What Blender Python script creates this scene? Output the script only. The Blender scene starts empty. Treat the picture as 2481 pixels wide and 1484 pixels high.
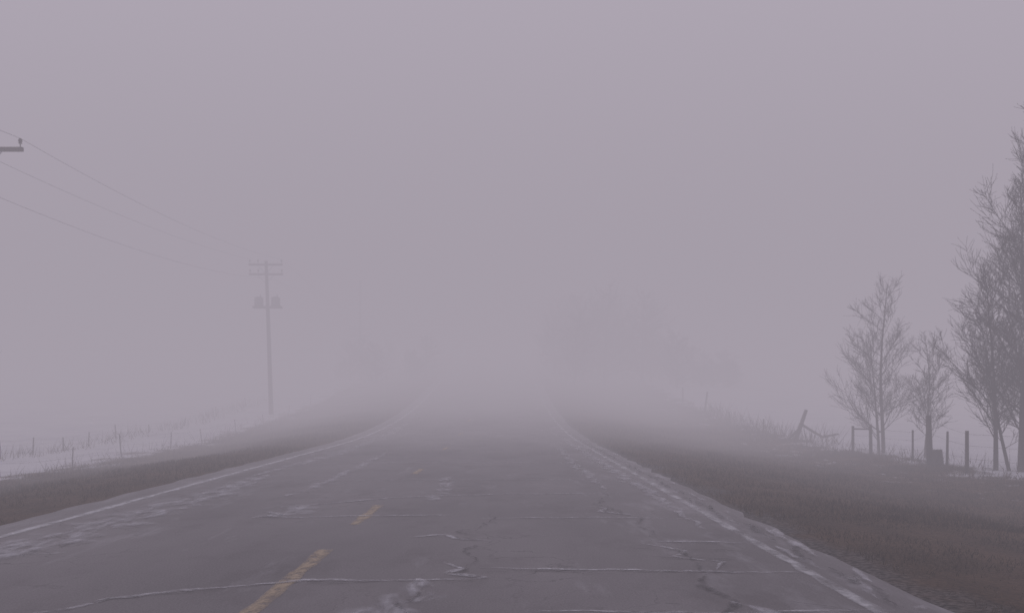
import bpy, math, random
from mathutils import Vector, Matrix, noise as mnoise
random.seed(7)
S=bpy.context.scene
S.view_settings.view_transform='Standard'
S.view_settings.look='None'
S.view_settings.exposure=0

# ------------------------------------------------------------ helpers
def newmat(name):
    m=bpy.data.materials.new(name); m.use_nodes=True
    nt=m.node_tree; nt.nodes.clear()
    return m,nt
def N(nt,t,**kw):
    n=nt.nodes.new(t)
    for k,v in kw.items():
        if k in n.inputs: n.inputs[k].default_value=v
        else: setattr(n,k,v)
    return n
def ramp(nt,src,p0,p1,c0,c1):
    r=nt.nodes.new('ShaderNodeValToRGB')
    r.color_ramp.elements[0].position=p0; r.color_ramp.elements[0].color=(*c0,1)
    r.color_ramp.elements[1].position=p1; r.color_ramp.elements[1].color=(*c1,1)
    nt.links.new(src,r.inputs[0]); return r
def noisemat(name,c0,c1,scale=5,detail=6,rough=.9,bump=0,p0=.35,p1=.65,stretch=(1,1,1)):
    m,nt=newmat(name)
    tc=N(nt,'ShaderNodeTexCoord'); mp=N(nt,'ShaderNodeMapping'); mp.inputs['Scale'].default_value=stretch
    nt.links.new(tc.outputs['Object'],mp.inputs[0])
    n=N(nt,'ShaderNodeTexNoise',Scale=scale,Detail=detail); nt.links.new(mp.outputs[0],n.inputs['Vector'])
    r=ramp(nt,n.outputs['Fac'],p0,p1,c0,c1)
    b=N(nt,'ShaderNodeBsdfPrincipled',Roughness=rough)
    b.inputs['Specular IOR Level'].default_value=.2
    nt.links.new(r.outputs[0],b.inputs['Base Color'])
    if bump:
        bp=N(nt,'ShaderNodeBump',Strength=bump,Distance=.02); nt.links.new(n.outputs['Fac'],bp.inputs['Height'])
        nt.links.new(bp.outputs[0],b.inputs['Normal'])
    o=N(nt,'ShaderNodeOutputMaterial'); nt.links.new(b.outputs[0],o.inputs[0])
    return m
def patchmat(name,c0,c1,scale,lo,hi,stretch=(1,1,1),amax=1.0):
    """worn surface layer: noise-broken opacity"""
    m,nt=newmat(name)
    tc=N(nt,'ShaderNodeTexCoord'); mp=N(nt,'ShaderNodeMapping'); mp.inputs['Scale'].default_value=stretch
    nt.links.new(tc.outputs['Object'],mp.inputs[0])
    n=N(nt,'ShaderNodeTexNoise',Scale=scale,Detail=7,Roughness=.65); nt.links.new(mp.outputs[0],n.inputs['Vector'])
    n2=N(nt,'ShaderNodeTexNoise',Scale=scale*4,Detail=4); nt.links.new(tc.outputs['Object'],n2.inputs['Vector'])
    r=ramp(nt,n2.outputs['Fac'],.35,.65,c0,c1)
    b=N(nt,'ShaderNodeBsdfPrincipled',Roughness=.8); nt.links.new(r.outputs[0],b.inputs['Base Color'])
    a=N(nt,'ShaderNodeMapRange'); a.inputs['From Min'].default_value=lo; a.inputs['From Max'].default_value=hi
    a.inputs['To Max'].default_value=amax
    nt.links.new(n.outputs['Fac'],a.inputs[0])
    at=N(nt,'ShaderNodeAttribute'); at.attribute_name='edge'
    mu=N(nt,'ShaderNodeMath',operation='MULTIPLY'); nt.links.new(a.outputs[0],mu.inputs[0]); nt.links.new(at.outputs['Fac'],mu.inputs[1])
    nt.links.new(mu.outputs[0],b.inputs['Alpha'])
    o=N(nt,'ShaderNodeOutputMaterial'); nt.links.new(b.outputs[0],o.inputs[0])
    return m
def mesh_obj(name,verts,faces,mat,smooth=False,parent=None,edge=None):
    me=bpy.data.meshes.new(name); me.from_pydata(verts,[],faces); me.update()
    if smooth: me.polygons.foreach_set('use_smooth',[True]*len(me.polygons))
    if edge is not None:
        a=me.attributes.new('edge','FLOAT','POINT'); a.data.foreach_set('value',edge)
    if mat:
        for mm in (mat if isinstance(mat,list) else [mat]): me.materials.append(mm)
    o=bpy.data.objects.new(name,me); S.collection.objects.link(o)
    if parent: o.parent=parent
    return o
def empty(name,loc=(0,0,0)):
    o=bpy.data.objects.new(name,None); o.location=loc; o.empty_display_size=.3
    S.collection.objects.link(o); return o
def tube(V,F,pts,rads,sides=6,cap=True):
    base=len(V); n=len(pts)
    for i,p in enumerate(pts):
        if i==0: d=pts[1]-pts[0]
        elif i==n-1: d=pts[-1]-pts[-2]
        else: d=pts[i+1]-pts[i-1]
        d=d.normalized()
        up=Vector((0,0,1)) if abs(d.z)<.9 else Vector((1,0,0))
        a=d.cross(up).normalized(); b=d.cross(a)
        for k in range(sides):
            t=2*math.pi*k/sides
            V.append(tuple(p+(a*math.cos(t)+b*math.sin(t))*rads[i]))
    for i in range(n-1):
        for k in range(sides):
            k2=(k+1)%sides
            F.append((base+i*sides+k,base+i*sides+k2,base+(i+1)*sides+k2,base+(i+1)*sides+k))
    if cap:
        F.append(tuple(base+k for k in range(sides))[::-1])
        F.append(tuple(base+(n-1)*sides+k for k in range(sides)))
def box(V,F,c,s,rot=None):
    b=len(V); M=rot or Matrix.Identity(3)
    for z in (-1,1):
        for (x,y) in ((-1,-1),(1,-1),(1,1),(-1,1)):
            V.append(tuple(Vector(c)+M@Vector((x*s[0]/2,y*s[1]/2,z*s[2]/2))))
    for f in ((3,2,1,0),(4,5,6,7),(0,1,5,4),(1,2,6,5),(2,3,7,6),(3,0,4,7)): F.append(tuple(b+i for i in f))

# ------------------------------------------------------------ terrain profile
def sst(a,b,x):
    t=max(0,min(1,(x-a)/(b-a))); return t*t*(3-2*t)
def rise(y):
    a=.00125
    if y<30: return 0
    if y<68: return a*(y-30)**2
    if y<112: return a*38*38+.095*(y-68)
    h=a*38*38+.095*44; t=min(y-112,90)
    return h+.095*t-.0005*t*t
XL,XC,XR=-5.14,-1.68,2.48
def ground_h(x,y):
    r=rise(y)
    if x<0:
        h=-.035-.6*sst(-6.2,-12.5,x) if x<-5.6 else -.035
        h+= .012*max(0,-x-16)
        if x<-60: h-=.012*(-x-60)
    else:
        h=-.035-.5*sst(3.2,9.5,x) if x>3 else -.035
        h+=.12*sst(10,12.3,x)-.9*sst(13.5,40,x)
    if x<-6 or x>3.5:
        k=min(1,(abs(x+1.3)-4.8)/3)
        h+=k*(.10*mnoise.noise(Vector((x*.25,y*.18,0)))+.03*mnoise.noise(Vector((x*1.3,y*1.3,3))))
    return r+h
def frange(a,b,s):
    out=[];v=a
    while v<b-1e-6: out.append(v);v+=s
    return out
ys=[-60,-40,-20,-10,-5]+frange(0,30,.5)+frange(30,70,1)+frange(70,130,3)+frange(130,210,10)+[210,260,340,450,600,800]
xs=[-700,-450,-300,-200,-140,-100,-80]+frange(-60,-24,4)+frange(-24,-15,1)+frange(-15,-6,.5)+[-5.9,-5.6,-3,0,2,3.0,3.2]+frange(3.5,15,.4)+frange(15,25,1)+frange(25,60,4)+[60,80,100,140,200,300,450,700]
V=[(x,y,ground_h(x,y)) for y in ys for x in xs]; nx=len(xs)
F=[(j*nx+i,j*nx+i+1,(j+1)*nx+i+1,(j+1)*nx+i) for j in range(len(ys)-1) for i in range(nx-1)]

# ground material : dead grass verge, snow field outside the fences
m,nt=newmat('verge_and_snow')
geo=N(nt,'ShaderNodeNewGeometry'); sep=N(nt,'ShaderNodeSeparateXYZ'); nt.links.new(geo.outputs['Position'],sep.inputs[0])
def mth(op,a,b=None,clamp=False):
    n=nt.nodes.new('ShaderNodeMath'); n.operation=op; n.use_clamp=clamp
    for i,v in enumerate((a,b)):
        if v is None: continue
        if isinstance(v,(int,float)): n.inputs[i].default_value=v
        else: nt.links.new(v,n.inputs[i])
    return n.outputs[0]
def nz(scale,detail=6,st=(1,1,1),rough=.55):
    mp=N(nt,'ShaderNodeMapping'); mp.inputs['Scale'].default_value=st
    nt.links.new(geo.outputs['Position'],mp.inputs[0])
    n=N(nt,'ShaderNodeTexNoise',Scale=scale,Detail=detail,Roughness=rough); nt.links.new(mp.outputs[0],n.inputs['Vector']); return n.outputs['Fac']
nbig=nz(.35,5); nmid=nz(1.2,7,(1,.45,1)); nfine=nz(22,5); nstr=nz(3,6,(1,.3,1))
grass=ramp(nt,mth('ADD',mth('MULTIPLY',nmid,.55),mth('MULTIPLY',nfine,.45)),.36,.64,(.026,.015,.009),(.118,.072,.044))
snowc=ramp(nt,nbig,.3,.7,(.62,.62,.67),(.78,.78,.81))
X=sep.outputs[0]
wob=mth('MULTIPLY',mth('SUBTRACT',nmid,.5),5.0)
wob2=mth('MULTIPLY',mth('SUBTRACT',nfine,.5),2.5)
w=mth('ADD',wob,wob2)
right=mth('MULTIPLY',mth('SUBTRACT',mth('ADD',X,w),11.9),1.6,True)
left=mth('MULTIPLY',mth('SUBTRACT',-12.6,mth('ADD',X,w)),1.0,True)
band=mth('MULTIPLY',mth('SUBTRACT',1.0,mth('MULTIPLY',mth('ABSOLUTE',mth('SUBTRACT',X,10.2)),.6),True),mth('MULTIPLY',mth('SUBTRACT',nstr,.60),14.,True))
mask=mth('MAXIMUM',mth('MAXIMUM',right,left),mth('MULTIPLY',band,.8))
stub=mth('MULTIPLY',mth('SUBTRACT',nz(1.6,8,(.5,1,1),.7),.56),6.,True)
mask=mth('MULTIPLY',mask,mth('SUBTRACT',1.0,mth('MULTIPLY',stub,.45)))
grav=ramp(nt,nfine,.4,.62,(.03,.026,.024),(.15,.13,.125))
gm=mth('MULTIPLY',mth('SUBTRACT',1.7,mth('ADD',mth('ABSOLUTE',mth('SUBTRACT',X,1.75)),mth('MULTIPLY',mth('SUBTRACT',nmid,.5),1.5))),3.,True)
mx0=N(nt,'ShaderNodeMixRGB'); nt.links.new(gm,mx0.inputs[0]); nt.links.new(grass.outputs[0],mx0.inputs[1]); nt.links.new(grav.outputs[0],mx0.inputs[2])
mx=N(nt,'ShaderNodeMixRGB'); nt.links.new(mask,mx.inputs[0]); nt.links.new(mx0.outputs[0],mx.inputs[1]); nt.links.new(snowc.outputs[0],mx.inputs[2])
b=N(nt,'ShaderNodeBsdfPrincipled',Roughness=.95); b.inputs['Specular IOR Level'].default_value=.1
nt.links.new(mx.outputs[0],b.inputs['Base Color'])
bp=N(nt,'ShaderNodeBump',Strength=.7,Distance=.05); nt.links.new(nfine,bp.inputs['Height']); nt.links.new(bp.outputs[0],b.inputs['Normal'])
o=N(nt,'ShaderNodeOutputMaterial'); nt.links.new(b.outputs[0],o.inputs[0])
mesh_obj('ground',V,F,m,True)

# ------------------------------------------------------------ road
rx=[-5.75,-5.45,-5,-3.5,-1.68,0,1.5,2.4,2.75,3.0]
ry=[y for y in ys if -20<=y<=450]
V=[];F=[]
for y in ry:
    for i,x in enumerate(rx):
        xx=x
        if i==0: xx+=.12*mnoise.noise(Vector((0,y*1.1,5)))
        if i==len(rx)-1: xx+=.14*mnoise.noise(Vector((0,y*1.3,9)))
        V.append((xx,y,rise(y)-(.03 if i in(0,len(rx)-1) else 0)))
n=len(rx)
F=[(j*n+i,j*n+i+1,(j+1)*n+i+1,(j+1)*n+i) for j in range(len(ry)-1) for i in range(n-1)]
m,nt=newmat('worn_asphalt')
geo=N(nt,'ShaderNodeNewGeometry'); sep=N(nt,'ShaderNodeSeparateXYZ'); nt.links.new(geo.outputs['Position'],sep.inputs[0]); X=sep.outputs[0]
nbig=nz(.5,6,(1,.35,1)); nfine=nz(60,4); nsalt=nz(1.7,9,(1.3,.25,1),.7); npat=nz(.9,8,(1,.5,1),.68); ngr=nz(170,2)
base=ramp(nt,mth('ADD',mth('MULTIPLY',nbig,.4),mth('ADD',mth('MULTIPLY',nfine,.35),mth('MULTIPLY',ngr,.25))),.36,.64,(.125,.115,.119),(.275,.255,.262))
edge=mth('MULTIPLY',mth('SUBTRACT',mth('ABSOLUTE',mth('ADD',X,1.35)),2.3),.7,True)
s=mth('MULTIPLY',mth('SUBTRACT',nsalt,mth('SUBTRACT',.58,mth('MULTIPLY',edge,.10))),5.,True)
mx=N(nt,'ShaderNodeMixRGB'); nt.links.new(mth('MULTIPLY',s,.42),mx.inputs[0]); nt.links.new(base.outputs[0],mx.inputs[1]); mx.inputs[2].default_value=(.47,.46,.49,1)
dk=mth('MULTIPLY',mth('SUBTRACT',npat,.51),6.,True)
mxd=N(nt,'ShaderNodeMixRGB'); mxd.blend_type='MULTIPLY'; nt.links.new(mth('MULTIPLY',dk,.55),mxd.inputs[0]); nt.links.new(mx.outputs[0],mxd.inputs[1]); mxd.inputs[2].default_value=(.58,.55,.55,1)
vo=N(nt,'ShaderNodeTexVoronoi',feature='DISTANCE_TO_EDGE',Scale=1.1)
wv=N(nt,'ShaderNodeVectorMath',operation='ADD'); nt.links.new(geo.outputs['Position'],wv.inputs[0])
nn=N(nt,'ShaderNodeTexNoise',Scale=2.,Detail=5); nt.links.new(geo.outputs['Position'],nn.inputs['Vector']); 
nt.links.new(nn.outputs['Color'],wv.inputs[1]); nt.links.new(wv.outputs[0],vo.inputs['Vector'])
cr=mth('MULTIPLY',mth('SUBTRACT',.016,vo.outputs['Distance']),70.,True)
cr=mth('MULTIPLY',cr,mth('MULTIPLY',mth('SUBTRACT',nbig,.49),9.,True))
mx2=N(nt,'ShaderNodeMixRGB'); nt.links.new(mth('MULTIPLY',cr,.55),mx2.inputs[0]); nt.links.new(mxd.outputs[0],mx2.inputs[1]); mx2.inputs[2].default_value=(.04,.037,.038,1)
b=N(nt,'ShaderNodeBsdfPrincipled',Roughness=.8); b.inputs['Specular IOR Level'].default_value=.3
nt.links.new(mx2.outputs[0],b.inputs['Base Color'])
bp=N(nt,'ShaderNodeBump',Strength=.35,Distance=.01); nt.links.new(nfine,bp.inputs['Height']); nt.links.new(bp.outputs[0],b.inputs['Normal'])
o=N(nt,'ShaderNodeOutputMaterial'); nt.links.new(b.outputs[0],o.inputs[0])
mesh_obj('road',V,F,m,True)

# ------------------------------------------------------------ ribbons on the road
def ribbon(V,F,E,pts,w,z,jit=.03,step=.06,wj=.5,taper=True):
    P=[]
    for a,b_ in zip(pts[:-1],pts[1:]):
        a=Vector(a);b_=Vector(b_); k=max(2,int((b_-a).length/step))
        for i in range(k): P.append(a.lerp(b_,i/k))
    P.append(Vector(pts[-1])); n=len(P); base=len(V); sd=random.random()*100
    for i,p in enumerate(P):
        d=(P[min(i+1,n-1)]-P[max(i-1,0)]).normalized(); q=Vector((-d.y,d.x))
        jt=jit*(mnoise.noise(Vector((i*step*2.2,sd,0)))*1.3+.5*mnoise.noise(Vector((i*step*9,sd,4))))
        ww=w*(1+wj*1.6*mnoise.noise(Vector((i*step*3,sd,8))))
        if taper: ww*=min(1,.15+4*min(i,n-1-i)/n)
        c=p+q*jt
        for k,s in enumerate((-1,-.45,.45,1)):
            v=c+q*ww*.5*s; V.append((v.x,v.y,rise(v.y)+z)); E.append(0. if abs(s)==1 else 1.)
    for i in range(n-1):
        for k in range(3):
            F.append((base+i*4+k,base+i*4+k+1,base+(i+1)*4+k+1,base+(i+1)*4+k))
white=patchmat('worn_white_paint',(.5,.5,.52),(.75,.75,.77),4,.36,.62,(1,.45,1),.8)
whitel=patchmat('badly_worn_white_paint',(.5,.5,.52),(.76,.76,.78),6,.28,.54,(1,.35,1),.85)
yellow=patchmat('worn_yellow_paint',(.44,.345,.22),(.60,.475,.32),9,.30,.56,(1,.5,1),.78)
saltm=patchmat('salt_crust',(.55,.55,.59),(.8,.8,.84),7,.36,.64,(1,1,1),.72)
snowm=patchmat('thin_snow_on_asphalt',(.55,.55,.6),(.8,.8,.84),3.2,.43,.68,(1.6,.55,1),.6)
darkm=patchmat('open_crack',(.025,.023,.024),(.05,.047,.05),5,.40,.60,(1,1,1),.62)
def line(name,x,y0,y1,w,mat,z=.004,jit=.02,taper=False,step=.3):
    V=[];F=[];E=[]; ribbon(V,F,E,[(x,y0),(x,y1)],w,z,jit,step,.3,taper); return mesh_obj(name,V,F,mat,edge=[1 if e else .6 for e in E])
line('road_edge_line',XL,-15,200,.12,whitel); line('road_edge_line',XR,-15,200,.11,white)
V=[];F=[];E=[]
for a,b_ in ((-6,-2.5),(2.5,9.2),(11.05,13.1),(18.6,20.0),(27.5,29.),(37,39),(47,49)):
    ribbon(V,F,E,[(XC,a),(XC+.02,b_)],.14,.004,.015,.15,.25,False)
mesh_obj('road_centre_line',V,F,yellow,edge=[1. if e else .5 for e in E])

cracks=[
 ([(-3.3,6.2),(-2.93,6.55),(-2.78,6.96),(-1.82,7.46),(-1.53,7.6),(-.9,7.62),(-.23,7.69)],.085),
 ([(-.2,8.2),(.6,8.1),(1.5,8.05),(2.43,7.94)],.08),
 ([(-2.6,11.7),(-1.5,11.9),(-.58,11.96)],.085),
 ([(-.29,11.6),(1.0,11.7),(2.5,11.54)],.05),
 ([(-3.2,12.6),(-2.6,13.1),(-1.54,14.1),(-.1,14.6),(1.7,14.7)],.09),
 ([(1.5,9.75),(2.34,9.6)],.08),
 ([(.2,6.52),(1.3,6.47),(2.6,6.52)],.06),
 ([(-4.9,8.8),(-4.53,8.85),(-4.0,9.0)],.07),
 ([(-5.0,16.5),(-3.4,17.0),(-1,17.3),(2.4,17.2)],.06),
 ([(-4.9,21.5),(-2,22),(2.3,21.8)],.08),
 ([(-4.9,27.),(-2,27.4),(2.3,27.1)],.08),
 ([(-.95,10.05),(-.6,10.2),(-.45,9.9),(-.12,9.78)],.09),
 ([(-.5,8.5),(-.3,8.15),(-.42,7.95),(-.15,7.75),(-.3,7.6)],.10),
 ([(-2.95,12.3),(-2.7,12.0),(-2.9,11.8),(-2.3,11.65)],.14),
 ([(1.35,9.6),(1.7,9.1),(1.5,8.8),(1.9,8.5),(1.75,8.1)],.05),
 ([(1.1,13.0),(1.35,12.7),(1.2,12.3),(1.55,11.9)],.07),
]
V=[];F=[];E=[];V2=[];F2=[];E2=[]
for pts,w in cracks:
    ribbon(V,F,E,pts,w,.008,.05)
    ribbon(V2,F2,E2,[(p[0]+.01,p[1]-w*.5) for p in pts],w*.45,.012,.06)
for pts,w in [([(1.66,7.9),(1.5,7.4),(1.58,6.9),(1.43,6.3),(1.5,5.7)],.09),([(-.2,9.7),(-.35,9.2),(-.2,8.6),(-.28,8.2)],.04),
              ([(-.7,7.6),(-.62,7.1),(-.8,6.8),(-.62,6.4)],.04),([(1.47,9.2),(1.62,8.7),(1.66,7.9)],.05),([(-.3,12),(-.1,11.2),(-.4,10.4),(-.2,9.8)],.035),
              ([(1.55,15),(1.3,13.2),(1.6,11.5),(1.4,9.6)],.04),([(1.9,6.9),(2.2,6.6),(2.5,6.0)],.03),
              ([(1.2,9.3),(1.6,9.15),(2.2,9.1)],.04),([(1.3,8.75),(1.8,8.6),(2.2,8.55)],.05),([(-.3,8.0),(.3,8.0),(.9,7.95)],.03)]:
    ribbon(V2,F2,E2,pts,w,.012,.12)
mesh_obj('salt_filled_cracks',V,F,saltm,edge=E); mesh_obj('asphalt_cracks',V2,F2,darkm,edge=E2)
V=[];F=[];E=[]
for pts,w in [([(-4.6,7.2),(-4.55,9),(-4.4,11.4),(-4.3,13.8),(-4.38,18.3)],.75),([(-4.6,18),(-4.3,24),(-4.4,32),(-4.5,48)],.6),
              ([(-.85,5.9),(-.78,6.5),(-.66,7.1),(-.62,7.65)],.45),([(-1.0,13.3),(-.95,15),(-1.,18)],.3),
              ([(1.45,5.9),(1.75,6.4),(1.6,6.8)],.25),([(2.15,10.5),(2.2,14),(2.15,22),(2.1,36)],.3),([(1.6,15),(1.5,22),(1.6,30)],.25),
              ([(-2.9,11.6),(-2.7,12.1),(-2.6,13)],.55),([(-3.1,14),(-3,18),(-3.1,26)],.25)]:
    ribbon(V,F,E,pts,w,.0155,.1,.12,.7)
random.seed(5); y=4.6
while y<30:
    L=random.uniform(.25,2.0); x0=2.60+random.random()*.25
    ribbon(V,F,E,[(x0,y),(x0+random.uniform(-.05,.1),y+L)],random.uniform(.04,.11),.0155,.05,.07,.9)
    y+=random.uniform(.3,1.9)
mesh_obj('snow_patches_on_road',V,F,snowm,edge=E)
V=[];F=[];E=[]; y=4.5
while y<34:
    L=random.uniform(.4,1.8); x0=2.58+random.random()*.12
    ribbon(V,F,E,[(x0,y),(x0+random.uniform(-.04,.06),y+L)],random.uniform(.04,.09),.0195,.07,.07,.9)
    y+=random.uniform(.3,1.3)
mesh_obj('crumbled_pavement_edge',V,F,darkm,edge=E)

# ------------------------------------------------------------ grass
def blades(name,regions,mat):
    V=[];F=[];mi=[]
    for (x0,x1,y0,y1,n,h0,h1,wd,bias) in regions:
        for i in range(n):
            u=random.random(); y=y0+(y1-y0)*u**bias; x=random.uniform(x0,x1)
            cl=mnoise.noise(Vector((x*.9,y*.6,2)))
            if cl<-.25 and random.random()<.7: continue
            h=random.uniform(h0,h1)*(1+.8*cl); a=random.random()*6.283; ln=random.uniform(.1,.9)*h
            g=ground_h(x,y)-.01; w=wd*(1+y*.02)
            dx,dy=math.cos(a)*w/2,math.sin(a)*w/2; b2=random.random()*6.283
            k=len(V)
            V+= [(x-dx,y-dy,g),(x+dx,y+dy,g),(x+math.cos(b2)*ln,y+math.sin(b2)*ln,g+h)]
            F.append((k,k+1,k+2)); mi.append(random.randrange(len(mat)))
    o=mesh_obj(name,V,F,mat); o.data.polygons.foreach_set('material_index',mi); return o
g1=noisemat('dead_grass_brown',(.050,.030,.018),(.12,.074,.046),1.5)
g2=noisemat('dead_grass_tan',(.085,.058,.037),(.17,.118,.078),1.5)
g3=noisemat('dead_grass_dark',(.020,.012,.008),(.055,.034,.022),1.5)
blades('dead_grass',[(3.25,12.2,4,14,36000,.02,.07,.010,1),(3.1,12.2,12,50,34000,.03,.10,.016,1.4),(-12.6,-5.8,8,55,30000,.03,.10,.016,1.3),
   (11.0,12.3,12,60,2600,.08,.24,.014,1.1),(-13.2,-12.0,16,60,1600,.08,.22,.014,1.)],[g1,g1,g3,g2])
blades('tall_weeds',[(-18.2,-16.4,22,70,900,.15,.5,.014,1),(-14.2,-12.4,18,60,300,.2,.5,.010,1),(11.4,13.2,38,62,600,.2,.75,.02,1),(11.6,14,18,38,250,.2,.5,.014,1)],[g1,g3])

# ------------------------------------------------------------ trees
bark=noisemat('bark_grey',(.036,.029,.027),(.10,.083,.078),9,6,.95,.5,stretch=(1,1,.25))
def jitter(v,a): return Vector((v.x+random.uniform(-a,a),v.y+random.uniform(-a,a),v.z+random.uniform(-a,a)))
def limb(V,F,p,d,L,r,level,upb,sides,mcount):
    seg={0:12,1:7,2:4,3:3}[level]; pts=[p.copy()]; dirs=[]; q=p.copy(); d=d.normalized()
    for i in range(seg):
        wob={0:.05,1:.14,2:.22,3:.25}[level]
        d=jitter(d,wob); d.z+=upb; d.normalize(); q=q+d*(L/seg); pts.append(q.copy()); dirs.append(d.copy())
    rads=[max(.0042,r*(1-.88*i/seg)) for i in range(seg+1)]
    tube(V,F,pts,rads,sides,False)
    return pts,dirs,rads
def tree(name,loc,H,r,stems=1,nb=26,spread=.36,low=.14,seed=1,lean=(0,0),dens=1.0,flare=.35,up=.075):
    random.seed(seed); V=[];F=[]
    x,y=loc; p0=Vector((x,y,ground_h(x,y)-.15))
    for s in range(stems):
        h=H*(1 if s==0 else random.uniform(.68,.93))
        off=Vector((random.uniform(-.3,.3),random.uniform(-.3,.3),0))*(0 if s==0 else 1)
        dd=Vector((lean[0]+(random.uniform(-.16,.16) if s else 0),lean[1]+(random.uniform(-.16,.16) if s else 0),1))
        tp,td,tr=limb(V,F,p0+off,dd,h,r*(1 if s==0 else .75),0,.05,8,0)
        ang=random.random()*6.28
        for i in range(nb):
            f=low+(1-low)*(i/(nb-1))**.95*.97; k=min(int(f*12),11); t=f*12-k
            bp_=tp[k].lerp(tp[k+1],t); ang+=2.4+random.uniform(-.6,.6)
            prof=math.sin(math.pi*min(1,(f-low)/(1-low)*(1-flare)+flare))**.7
            L=h*spread*prof*random.uniform(.45,1.3)+.15
            el=random.uniform(.2,.7)+f*.5
            d=Vector((math.cos(ang)*math.cos(el),math.sin(ang)*math.cos(el),math.sin(el)))
            rb=max(.010,tr[k]*.33*min(1,L/1.2))
            bp2,bd,br=limb(V,F,bp_,d,L,rb,1,up,5,0)
            n2=int((3+L*4.6)*dens)
            for j in range(n2):
                g=.18+.8*(j+random.random())/n2; kk=min(int(g*7),6); q=bp2[kk].lerp(bp2[kk+1],g*7-kk)
                d2=(bd[kk]+Vector((random.uniform(-1,1),random.uniform(-1,1),random.uniform(-.5,1)))*.9).normalized()
                L2=L*.40*(1.1-g*.6)*random.uniform(.6,1.3)+.12
                cp,cd,_=limb(V,F,q,d2,L2,max(.0065,br[kk]*.45),2,.05,4,0)
                for e in range(max(3,int((2+L2*8)*dens))):
                    g3_=random.uniform(.15,1); k3=min(int(g3_*4),3); q3=cp[k3].lerp(cp[k3+1],g3_*4-k3)
                    d3=(cd[k3]+Vector((random.uniform(-1,1),random.uniform(-1,1),random.uniform(-.4,1)))*.9).normalized()
                    limb(V,F,q3,d3,L2*random.uniform(.3,.65)+.07,.0048,3,.04,3,0)
    return mesh_obj(name,V,F,bark,True)
tree('bare_tree',(13.0,33.7),5.9,.075,stems=2,nb=30,spread=.28,seed=3,flare=.5,dens=1.05)
tree('bare_tree',(13.1,30.6),3.7,.045,stems=2,nb=18,spread=.30,seed=5,low=.25)
tree('bare_tree',(13.0,26.0),5.2,.07,stems=2,nb=30,spread=.31,seed=18,low=.18,flare=.5)
tree('bare_tree',(13.45,25.6),9.4,.10,stems=3,nb=42,spread=.18,seed=12,low=.12,lean=(0,0),dens=1.2,up=.10)
tree('bare_tree',(14.3,24.6),8.8,.11,stems=2,nb=36,spread=.20,seed=14,dens=1.1)
tree('bare_tree',(14.5,21.5),8.0,.11,stems=1,nb=30,spread=.25,seed=21)

# distant tree mass beside the road on the rise
random.seed(31); V=[];F=[]
def simple_tree(x,y,H):
    p=Vector((x,y,ground_h(x,y)-.2)); tp,td,tr=limb(V,F,p,Vector((0,0,1)),H,.14,0,.05,5,0)
    for i in range(30):
        f=.06+.92*i/29; k=min(int(f*12),11); q=tp[k].lerp(tp[k+1],f*12-k); a=random.random()*6.28; el=random.uniform(0,.9)
        L=H*.34*math.sin(math.pi*min(1,f*.65+.35))**.6+.3
        bp2,bd,br=limb(V,F,q,Vector((math.cos(a)*math.cos(el),math.sin(a)*math.cos(el),math.sin(el))),L,.045,1,.06,3,0)
        for j in range(12):
            kk=random.randrange(1,7); limb(V,F,bp2[kk],jitter(bd[kk],1.0),L*.5,.025,2,.04,3,0)
for i in range(50):
    y=random.uniform(78,100); x=random.uniform(3.8,20)
    H=7.0*math.exp(-((x-8.8)/5.)**2)+1.5+random.uniform(-2.0,1.5)
    simple_tree(x,y,max(1.5,H))
for i in range(14):
    simple_tree(-7-random.random()*11,random.uniform(82,100),random.uniform(1.5,4))
mesh_obj('distant_trees',V,F,bark)

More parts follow.
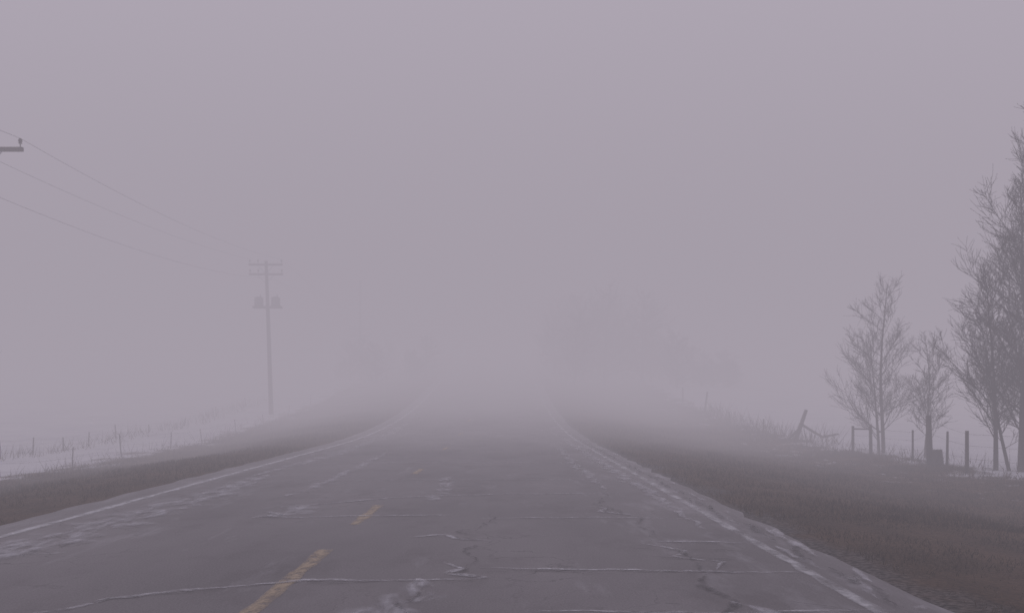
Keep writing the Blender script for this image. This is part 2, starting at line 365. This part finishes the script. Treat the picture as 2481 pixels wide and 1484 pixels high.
# ------------------------------------------------------------ utility poles and lines
wood=noisemat('weathered_pole_wood',(.07,.056,.05),(.15,.123,.11),6,6,.9,.3,stretch=(3,3,.3))
metal=noisemat('galvanised_steel',(.12,.12,.13),(.2,.2,.21),12,3,.5)
cer=noisemat('insulator_porcelain',(.09,.07,.065),(.16,.13,.12),8,2,.3)
wirem=noisemat('aluminium_wire',(.12,.12,.125),(.2,.2,.205),30,2,.6)
def pole(x,y,top,lean=0,arms=((8.35,2.1),(7.65,2.1)),trans=None):
    g=ground_h(x,y); E_=empty('utility_pole',(x,y,g))
    H=top-g
    def ptop(z): return Vector((lean*(z-g),0,z-g))
    V=[];F=[]; tube(V,F,[Vector((0,0,-.6)),ptop(g+H*.5),ptop(top)],[.15,.125,.095],12); mesh_obj('shaft',V,F,wood,True,E_)
    att=[]
    for az,aw in arms:
        c=ptop(az)+Vector((0,-.17,0)); V=[];F=[]; box(V,F,c,(aw,.1,.115)); mesh_obj('crossarm',V,F,wood,False,E_)
        V=[];F=[]
        for s in(-1,1):
            tube(V,F,[c+Vector((s*.55,-.065,0)),ptop(az-.6)+Vector((0,-.15,0))],[.014,.014],5)
        mesh_obj('arm_brace',V,F,metal,False,E_)
        V=[];F=[]
        for s in (-.93,-.45,.93):
            b0=c+Vector((s*aw/2,0,.0575))
            tube(V,F,[b0,b0+Vector((0,0,.1)),b0+Vector((0,0,.105)),b0+Vector((0,0,.15)),b0+Vector((0,0,.155)),b0+Vector((0,0,.22)),b0+Vector((0,0,.25))],[.015,.015,.055,.03,.06,.05,.025],8)
            att.append(Vector((x,y,g))+b0+Vector((0,0,.25)))
        mesh_obj('insulators',V,F,cer,True,E_)
    if trans:
        V=[];F=[]
        for dx in (-.52,0.52):
            c=ptop(trans)+Vector((dx,-.05,-.1))
            tube(V,F,[c+Vector((0,0,-.30)),c+Vector((0,0,-.28)),c+Vector((0,0,.22)),c+Vector((0,0,.28))],[.2,.27,.27,.14],14)
            tube(V,F,[c+Vector((.1,0,.26)),c+Vector((.1,0,.42))],[.035,.02],6)
        mesh_obj('transformers',V,F,metal,True,E_)
        V=[];F=[]; box(V,F,ptop(trans-.47)+Vector((0,-.05,0)),(1.75,.5,.12)); mesh_obj('transformer_rack',V,F,wood,False,E_)
    return att
a0=pole(-15.0,-4,8.9)
a1=pole(-14.6,27.9,8.95,0,((8.45,2.1),))
a2=pole(-14.4,61,10.0,-.035,((9.75,2.1),(9.15,2.1)),trans=7.6)
a3=pole(-14.0,96,13,0)
def wire(V,F,a,b_,sag,r=.0055):
    pts=[]
    for i in range(25):
        t=i/24; p=a.lerp(b_,t); p.z-=sag*4*t*(1-t); pts.append(p)
    tube(V,F,pts,[r]*25,5,False)
V=[];F=[]
for i,(k1,k2) in enumerate(((0,0),(2,2))):
    wire(V,F,a0[k1],a1[k2],.5); wire(V,F,a1[k1],a2[k2],.35+.1*i); wire(V,F,a2[k1],a3[k2],.4)
n0=Vector((-14.9,-4,7.0)); n1=Vector((-14.45,27.9,7.2)); n2=Vector((-14.5,61,8.9)); n3=Vector((-13.9,96,11))
wire(V,F,n0,n1,.5); wire(V,F,n1,n2,.5); wire(V,F,n2,n3,.4)
mesh_obj('power_lines',V,F,wirem)

# ------------------------------------------------------------ fences
fw=noisemat('weathered_fence_wood',(.04,.032,.03),(.11,.09,.082),10,6,.95,.4,stretch=(2,2,.4))
rust=noisemat('rusty_wire',(.04,.028,.024),(.08,.06,.05),20)
def fence(name,posts,strands,wr=.004):
    E_=empty(name,(posts[0][0],posts[0][1],0)); O=Vector((posts[0][0],posts[0][1],0)); P=[]
    for (x,y,h,r,lx,ly) in posts:
        g=ground_h(x,y); b0=Vector((x,y,g-.2))-O; t=Vector((x+lx,y+ly,g+h))-O
        V=[];F=[]; m_=b0.lerp(t,.5); tube(V,F,[b0,m_,t],[r*1.1,r,r*.9],7); mesh_obj('post',V,F,fw,True,E_)
        P.append((b0+Vector((0,0,.2)),t))
    V=[];F=[]
    for s in strands:
        for (a,b_) in zip(P[:-1],P[1:]):
            p=a[0].lerp(a[1],s); q=b_[0].lerp(b_[1],s); mid=p.lerp(q,.5)-Vector((0,0,.04))
            tube(V,F,[p,mid,q],[wr]*3,3,False)
    mesh_obj('wire_strands',V,F,rust,False,E_); return E_,O
E_,O=fence('wire_fence',[(12.6,13,1.1,.06,0,0),(12.5,17,1.1,.06,.03,0),(12.2,21,1.1,.06,0,0),(12.0,25.5,1.1,.05,.0,0),(12.0,27.7,1.4,.085,-.05,0),(12.05,29,.9,.03,0,0),(12.05,32.3,1.0,.055,-.02,0),(12.06,34,.9,.05,0,0)],(.35,.65,.92),.003)
V=[];F=[]; g=ground_h(12,27.5)
tube(V,F,[Vector((12.05,27.3,g-.1))-O,Vector((12.02,27.3,g+.45))-O],[.17,.14],8); mesh_obj('stump_post',V,F,fw,True,E_)
V=[];F=[]; tube(V,F,[Vector((12.25,27.2,g-.1))-O,Vector((12.4,27.5,g+.95))-O],[.04,.03],6); mesh_obj('brace_post',V,F,fw,True,E_)
V=[];F=[]; tube(V,F,[Vector((12.06,34,ground_h(12,34)+.8))-O,Vector((12.05,32.3,ground_h(12,32)+.85))-O],[.03,.025],6); mesh_obj('top_rail',V,F,fw,True,E_)
E_=empty('broken_fence_post',(12.1,41,ground_h(12.1,41)))
V=[];F=[]; tube(V,F,[Vector((0,0,-.2)),Vector((.25,0,.5)),Vector((.5,0,1.22))],[.10,.09,.07],8); mesh_obj('leaning_post',V,F,fw,True,E_)
V=[];F=[]; tube(V,F,[Vector((.28,-.1,.62)),Vector((.7,-.1,.35)),Vector((1.15,-.1,.10)),Vector((1.8,-.15,.22))],[.05,.055,.055,.04],7); mesh_obj('fallen_rail',V,F,fw,True,E_)
V=[];F=[]; tube(V,F,[Vector((-.2,.1,.0)),Vector((.3,.1,.5))],[.05,.045],7); mesh_obj('prop',V,F,fw,True,E_)
fence('wire_fence',[(12.1,46,.6,.04,.05,0),(12,52,.6,.04,-.1,0),(12,59,1.3,.06,.2,0),(12,66,1,.05,0,0)],(.5,.9),.003)
random.seed(77)
fence('wire_fence',[(-13.1+random.uniform(-.1,.1),y,random.uniform(.5,.8),.016,random.uniform(-.12,.06),0) for y in (17.5,21.5,25.6,29.8,34,38.5,43,48,54,60,67)],(.5,.9),.002)
fence('wire_fence',[(-17.3+random.uniform(-.1,.1),y,random.uniform(.4,.65),.024,random.uniform(-.06,.06),0) for y in (24,27,29.5,32,34,36,38.5,41,44,48,53,59,66)],(.4,.7,.95),.002)

# ------------------------------------------------------------ fog : horizontal banks whose own emission stands in for scattered daylight
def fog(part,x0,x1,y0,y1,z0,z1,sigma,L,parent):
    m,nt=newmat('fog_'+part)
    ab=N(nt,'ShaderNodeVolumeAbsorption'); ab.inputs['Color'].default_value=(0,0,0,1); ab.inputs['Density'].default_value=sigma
    em=N(nt,'ShaderNodeEmission'); em.inputs['Color'].default_value=(*L,1); em.inputs['Strength'].default_value=sigma  # fog glows by itself; its brightness is set in this colour
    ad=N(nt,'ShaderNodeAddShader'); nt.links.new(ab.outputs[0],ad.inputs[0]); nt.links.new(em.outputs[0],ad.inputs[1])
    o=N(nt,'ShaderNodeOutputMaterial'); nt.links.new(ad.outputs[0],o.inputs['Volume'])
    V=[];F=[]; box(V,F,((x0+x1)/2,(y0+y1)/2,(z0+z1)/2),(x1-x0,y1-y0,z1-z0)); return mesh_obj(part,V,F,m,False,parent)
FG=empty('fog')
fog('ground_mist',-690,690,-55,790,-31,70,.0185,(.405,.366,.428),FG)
fog('high_glow_layer',-680,680,-50,780,18,69,.022,(.505,.453,.535),FG)  # added bright emissive layer: hides the sun glow, lightens the upper sky
fog('distant_bank',-670,670,26,770,-29,14,.019,(.282,.249,.285),FG)  # glow coloured dim here and brighter in the upper bank to grade the sky
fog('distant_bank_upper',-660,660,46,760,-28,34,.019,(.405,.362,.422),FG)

# ------------------------------------------------------------ sky, sun
w_=bpy.data.worlds.new('World'); S.world=w_; w_.use_nodes=True; nt=w_.node_tree
bg=nt.nodes['Background']; sk=nt.nodes.new('ShaderNodeTexSky'); sk.sky_type='NISHITA'; sk.sun_disc=False
el,az=math.radians(35),math.radians(25)
sk.sun_elevation=el; sk.sun_rotation=az; sk.dust_density=3; nt.links.new(sk.outputs[0],bg.inputs[0]); bg.inputs[1].default_value=.1
sl=bpy.data.lights.new('sun','SUN'); sl.energy=.8; sl.angle=math.radians(25); sl.color=(1,.96,.92)
so=bpy.data.objects.new('sun',sl); S.collection.objects.link(so)
d=Vector((math.sin(az)*math.cos(el),math.cos(az)*math.cos(el),math.sin(el))); so.rotation_euler=d.to_track_quat('Z','Y').to_euler()

# ------------------------------------------------------------ camera (driver's eye height)
cd=bpy.data.cameras.new('camera'); cd.sensor_width=36; cd.lens=34.6; cd.shift_y=.0911; cd.shift_x=.008
cd.clip_start=.05; cd.clip_end=3000
cd.dof.use_dof=True; cd.dof.focus_distance=9; cd.dof.aperture_fstop=2.8
co=bpy.data.objects.new('camera',cd); co.location=(0,0,1.4); co.rotation_euler=(math.radians(90),0,0)
S.collection.objects.link(co); S.camera=co
